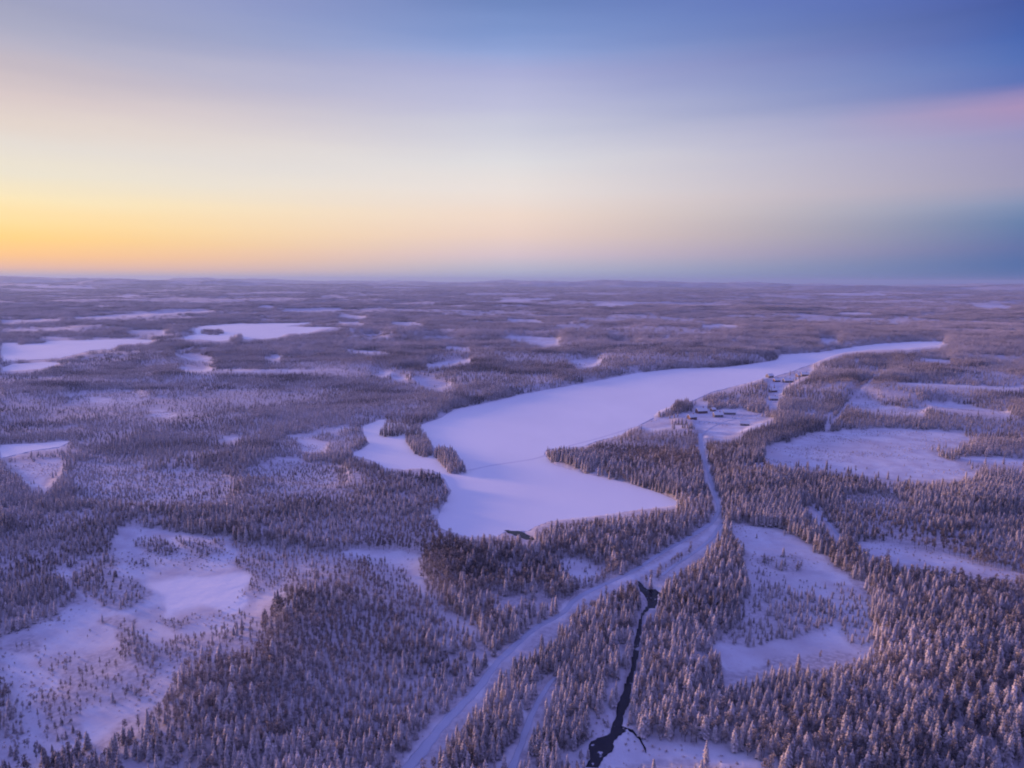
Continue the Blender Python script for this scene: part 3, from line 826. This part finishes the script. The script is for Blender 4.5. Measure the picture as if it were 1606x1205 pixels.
# ------------------------------------------------------------------ village houses
def box(V, F, x0, x1, y0, y1, z0, z1):
    b = len(V); V += [(x0, y0, z0), (x1, y0, z0), (x1, y1, z0), (x0, y1, z0), (x0, y0, z1), (x1, y0, z1), (x1, y1, z1), (x0, y1, z1)]
    F += [tuple(b + k for k in f) for f in ((0, 3, 2, 1), (4, 5, 6, 7), (0, 1, 5, 4), (1, 2, 6, 5), (2, 3, 7, 6), (3, 0, 4, 7))]
def house(px, py, w, l, h, rot_, wall, name, label, cat, chim=True, nwin=3):
    gx, gy = ground(px, py); gz = float(terrain(np.array([gx]), np.array([gy]))[0])
    e = bpy.data.objects.new(name, None); COL.objects.link(e); e.location = (gx, gy, gz); e.rotation_euler = (0, 0, rot_)
    tag(e, label, cat, 'houses and sheds of the lakeside village')
    V, F = [], []; box(V, F, -l / 2, l / 2, -w / 2, w / 2, -.5, h)
    b = len(V); rh = w * .38; V += [(-l / 2, 0, h + rh), (l / 2, 0, h + rh)]
    F += [(0 + 4, 3 + 4, b), (1 + 4, b + 1, 2 + 4)]
    F = [f for f in F if f != (4, 5, 6, 7)]
    mesh_obj('wall', V, F, [wall], e)
    V, F = [], []; o_ = .5; s = (rh + .12) / (w / 2)
    for sg in (-1, 1):
        b = len(V); y0 = sg * (w / 2 + o_); zt = h + rh + .12; zb = zt - s * (w / 2 + o_); x0, x1 = -l / 2 - o_, l / 2 + o_
        V += [(x0, 0, zt), (x1, 0, zt), (x1, y0, zb), (x0, y0, zb), (x0, 0, zt + .4), (x1, 0, zt + .4), (x1, y0, zb + .4), (x0, y0, zb + .4)]
        F += [tuple(b + k for k in f) for f in ((0, 3, 2, 1), (4, 5, 6, 7), (1, 2, 6, 5), (2, 3, 7, 6), (3, 0, 4, 7))]
    rf = mesh_obj('roof', V, F, [M_ROOF], e)
    if chim:
        V, F = [], []; box(V, F, l * .15, l * .15 + .8, -.4, .4, h + rh - .6, h + rh + 1.3); mesh_obj('chimney', V, F, [M_BRICK], rf)
    for q in range(nwin):
        V, F = [], []; xc = -l / 2 + (q + .7) * l / (nwin + .4); box(V, F, xc - .5, xc + .5, -w / 2 - .05, -w / 2 + .1, 1.1, 2.3); mesh_obj('window', V, F, [M_GLASS], e)
    V, F = [], []; box(V, F, l / 2 - .1, l / 2 + .06, -.5, .5, 0, 2.1); mesh_obj('door', V, F, [M_BARK], e)
for a in [
 (1100, 648, 7, 12, 3.2, .25, M_WALL_RED, 'farm_house', 'long dark red house under snow at the top of the village clearing', 'house', True, 4),
 (1126, 654, 6, 10, 3.0, .1, M_WALL_GREY, 'farm_house', 'grey house with snowy roof in the middle of the village clearing', 'house', True, 3),
 (1144, 650, 5, 13, 2.6, -.1, M_WALL_GREY, 'barn', 'long low grey barn by the upper edge of the village clearing', 'barn', False, 0),
 (1085, 660, 6, 9, 3.0, .4, M_WALL_RED, 'farm_house', 'small red house behind the trees at the lakeward end of the clearing', 'house', True, 2),
 (1168, 668, 5, 9, 2.6, -.3, M_WALL_GREY, 'shed', 'low dark shed alone at the lower edge of the village clearing', 'shed', False, 1),
 (1118, 645, 4, 6, 2.4, .6, M_WALL_YEL, 'shed', 'small ochre shed between the red house and the long barn', 'shed', False, 1),
 (1207, 592, 7, 11, 3.0, .5, M_WALL_GREY, 'boathouse', 'dark boathouse standing nearest the shore of the frozen lake', 'boathouse', False, 2),
 (1218, 599, 6, 9, 2.8, .2, M_WALL_RED, 'cabin', 'small red cabin just behind the boathouse', 'cabin', True, 2),
 (1236, 600, 7, 15, 3.2, .15, M_WALL_GREY, 'cabin', 'longest grey cabin of the lakeshore hamlet', 'cabin', True, 4),
 (1253, 591, 6, 9, 2.8, .3, M_WALL_RED, 'cabin', 'red cabin beside the lane toward the far shore', 'cabin', True, 2),
 (1262, 597, 7, 11, 3.2, -.2, M_WALL_GREY, 'cabin', 'grey cabin at the forest edge of the lakeshore hamlet', 'cabin', True, 3),
 (1212, 615, 6, 10, 2.8, .1, M_WALL_RED, 'cabin', 'upper red cabin along the lane south of the hamlet', 'cabin', True, 2),
 (1213, 628, 6, 10, 2.8, -.1, M_WALL_GREY, 'cabin', 'lower grey cabin along the lane south of the hamlet', 'cabin', True, 2)]:
    house(*a)

# ------------------------------------------------------------------ sky
SUN_AZ, SUN_EL = math.radians(-62), math.radians(7)
def srgb(c): return tuple(((q / 255) / 12.92 if q / 255 <= .04045 else ((q / 255 + .055) / 1.055) ** 2.4) for q in c)
def elev(u, v):
    r = ray(u, v); r = r / np.linalg.norm(r); return math.degrees(math.asin(r[2]))
def azc(u, v):
    r = ray(u, v); return math.cos(math.atan2(r[0], r[1]) - math.radians(-55))
SKY_L = [(0,(152,154,181)),(35,(161,162,185)),(70,(175,171,188)),(100,(188,177,185)),(150,(208,192,190)),(190,(218,204,194)),(225,(220,212,202)),(270,(228,219,198)),(310,(244,224,176)),(350,(252,216,142)),(375,(255,208,118)),(400,(255,196,120)),(420,(240,186,140)),(436,(190,180,165))]
SKY_C = [(0,(104,128,182)),(50,(121,144,196)),(80,(141,158,205)),(110,(162,166,205)),(160,(181,182,209)),(200,(194,195,210)),(250,(214,212,214)),(300,(226,216,210)),(340,(232,210,194)),(370,(228,202,188)),(400,(210,190,195)),(420,(185,182,195)),(438,(160,170,195))]
SKY_R = [(0,(60,82,152)),(60,(62,94,166)),(100,(74,104,172)),(130,(90,108,173)),(165,(125,128,182)),(200,(142,140,184)),(240,(150,146,180)),(290,(152,149,176)),(318,(125,140,173)),(350,(98,123,162)),(390,(90,108,156)),(415,(64,102,153)),(440,(52,98,146))]
def build_world():
    w = bpy.data.worlds.new('World'); S.world = w; w.use_nodes = True
    nt = w.node_tree; nt.nodes.clear(); N, L = nt.nodes, nt.links
    out = N.new('ShaderNodeOutputWorld'); tc = N.new('ShaderNodeTexCoord'); sep = N.new('ShaderNodeSeparateXYZ'); L.new(tc.outputs['Generated'], sep.inputs[0])
    def math_(op, a, b=None, clamp=False):
        m = N.new('ShaderNodeMath'); m.operation = op; m.use_clamp = clamp
        for i, q in enumerate((a, b)):
            if q is None: continue
            if isinstance(q, (int, float)): m.inputs[i].default_value = q
            else: L.new(q, m.inputs[i])
        return m.outputs[0]
    # streaks: wide thin noise that bends the height
    mp = N.new('ShaderNodeMapping'); mp.inputs['Scale'].default_value = (1.6, 1.6, 16); L.new(tc.outputs['Generated'], mp.inputs[0])
    nz = N.new('ShaderNodeTexNoise'); nz.inputs['Scale'].default_value = 2.2; nz.inputs['Detail'].default_value = 6; L.new(mp.outputs[0], nz.inputs['Vector'])
    el = math_('MULTIPLY', math_('ARCSINE', sep.outputs[2]), 180 / math.pi)
    bend = math_('MULTIPLY', math_('SUBTRACT', nz.outputs[0], .5), math_('MULTIPLY', math_('MINIMUM', el, 10), .17))
    f = math_('DIVIDE', math_('ADD', el, bend), 45, True)
    def ramp(cols, uu, top):
        r = N.new('ShaderNodeValToRGB'); cr_ = r.color_ramp; cr_.interpolation = 'EASE' if False else 'LINEAR'
        st = sorted([(max(0, elev(uu, vv) / 45), srgb(c)) for vv, c in cols]) + [(q[0], srgb(q[1])) for q in top]
        cr_.elements[0].position = st[0][0]; cr_.elements[0].color = (*st[0][1], 1)
        cr_.elements[1].position = st[-1][0]; cr_.elements[1].color = (*st[-1][1], 1)
        for p_, c_ in st[1:-1]:
            e_ = cr_.elements.new(p_); e_.color = (*c_, 1)
        L.new(f, r.inputs[0]); return r.outputs[0]
    ZEN = (146, 147, 236)
    rl = ramp(SKY_L, 10, [(.62, (146, 144, 218)), (1, ZEN)]); rc = ramp(SKY_C, 803, [(.62, (126, 126, 220)), (1, ZEN)]); rr = ramp(SKY_R, 1596, [(.62, (108, 112, 214)), (1, ZEN)])
    az = math_('ARCTAN2', sep.outputs[0], sep.outputs[1])
    c = math_('COSINE', math_('ADD', az, math.radians(55)))
    cl, cc, crr = azc(10, 400), azc(803, 400), azc(1596, 400)
    def mr(v, a, b):
        m = N.new('ShaderNodeMapRange'); L.new(v, m.inputs[0]); m.inputs[1].default_value = a; m.inputs[2].default_value = b; return m.outputs[0]
    m1 = mix(nt, rr, rc, mr(c, crr, cc)); m2 = mix(nt, m1, rl, math_('POWER', mr(c, cc, cl), 1.35))
    # faint pink cloud band low in the right-hand sky
    ce = elev(1596, 168)
    b1 = math_('SUBTRACT', 1.0, math_('ABSOLUTE', math_('DIVIDE', math_('SUBTRACT', math_('ADD', el, math_('MULTIPLY', bend, .6)), ce), 1.7)), True)
    b2 = mr(az, math.radians(23), math.radians(38)); b3 = math_('SUBTRACT', 1.0, mr(az, math.radians(44), math.radians(62)))
    bm = math_('MULTIPLY', math_('MULTIPLY', b1, b2), math_('MULTIPLY', b3, .38))
    sky = mix(nt, m2, srgb((215, 155, 165)), bm)
    bg = N.new('ShaderNodeBackground'); L.new(sky, bg.inputs[0]); bg.inputs[1].default_value = 0.97
    ns = N.new('ShaderNodeTexSky'); ns.sky_type = 'NISHITA'; ns.sun_disc = False; ns.sun_elevation = SUN_EL; ns.sun_rotation = SUN_AZ
    b2_ = N.new('ShaderNodeBackground'); L.new(ns.outputs[0], b2_.inputs[0]); b2_.inputs[1].default_value = 0.0015
    ad = N.new('ShaderNodeAddShader'); L.new(bg.outputs[0], ad.inputs[0]); L.new(b2_.outputs[0], ad.inputs[1]); L.new(ad.outputs[0], out.inputs[0])
build_world()
sd = bpy.data.lights.new('sun', 'SUN'); sd.energy = 4.8; sd.angle = math.radians(11); sd.color = (1, .55, .36)
so = bpy.data.objects.new('sun', sd); COL.objects.link(so)
sdir = Vector((math.sin(SUN_AZ) * math.cos(SUN_EL), math.cos(SUN_AZ) * math.cos(SUN_EL), math.sin(SUN_EL)))
so.rotation_euler = sdir.to_track_quat('Z', 'Y').to_euler()

# ------------------------------------------------------------------ haze
def haze():
    V, F = [], []; box(V, F, -50000, 50000, -50000, 50000, -4, 330)
    m = bpy.data.materials.new('haze'); m.use_nodes = True; nt = m.node_tree; nt.nodes.clear()
    o = nt.nodes.new('ShaderNodeOutputMaterial'); p = nt.nodes.new('ShaderNodeVolumePrincipled')
    p.inputs['Color'].default_value = (.46, .64, 1.0, 1); p.inputs['Density'].default_value = 3.6e-5; p.inputs['Anisotropy'].default_value = .2
    nt.links.new(p.outputs[0], o.inputs['Volume'])
    tag(mesh_obj('haze', V, F, [m]), 'thin bluish evening haze over the forest', None, None, 'stuff')
haze()

S.view_settings.view_transform = 'Standard'; S.view_settings.look = 'None'; S.view_settings.gamma = 1; S.view_settings.exposure = .2
S.view_settings.use_curve_mapping = False
S.cycles.filter_width = 1.9; S.cycles.max_bounces = 4; S.cycles.diffuse_bounces = 2; S.cycles.volume_bounces = 0; S.cycles.use_denoising = True
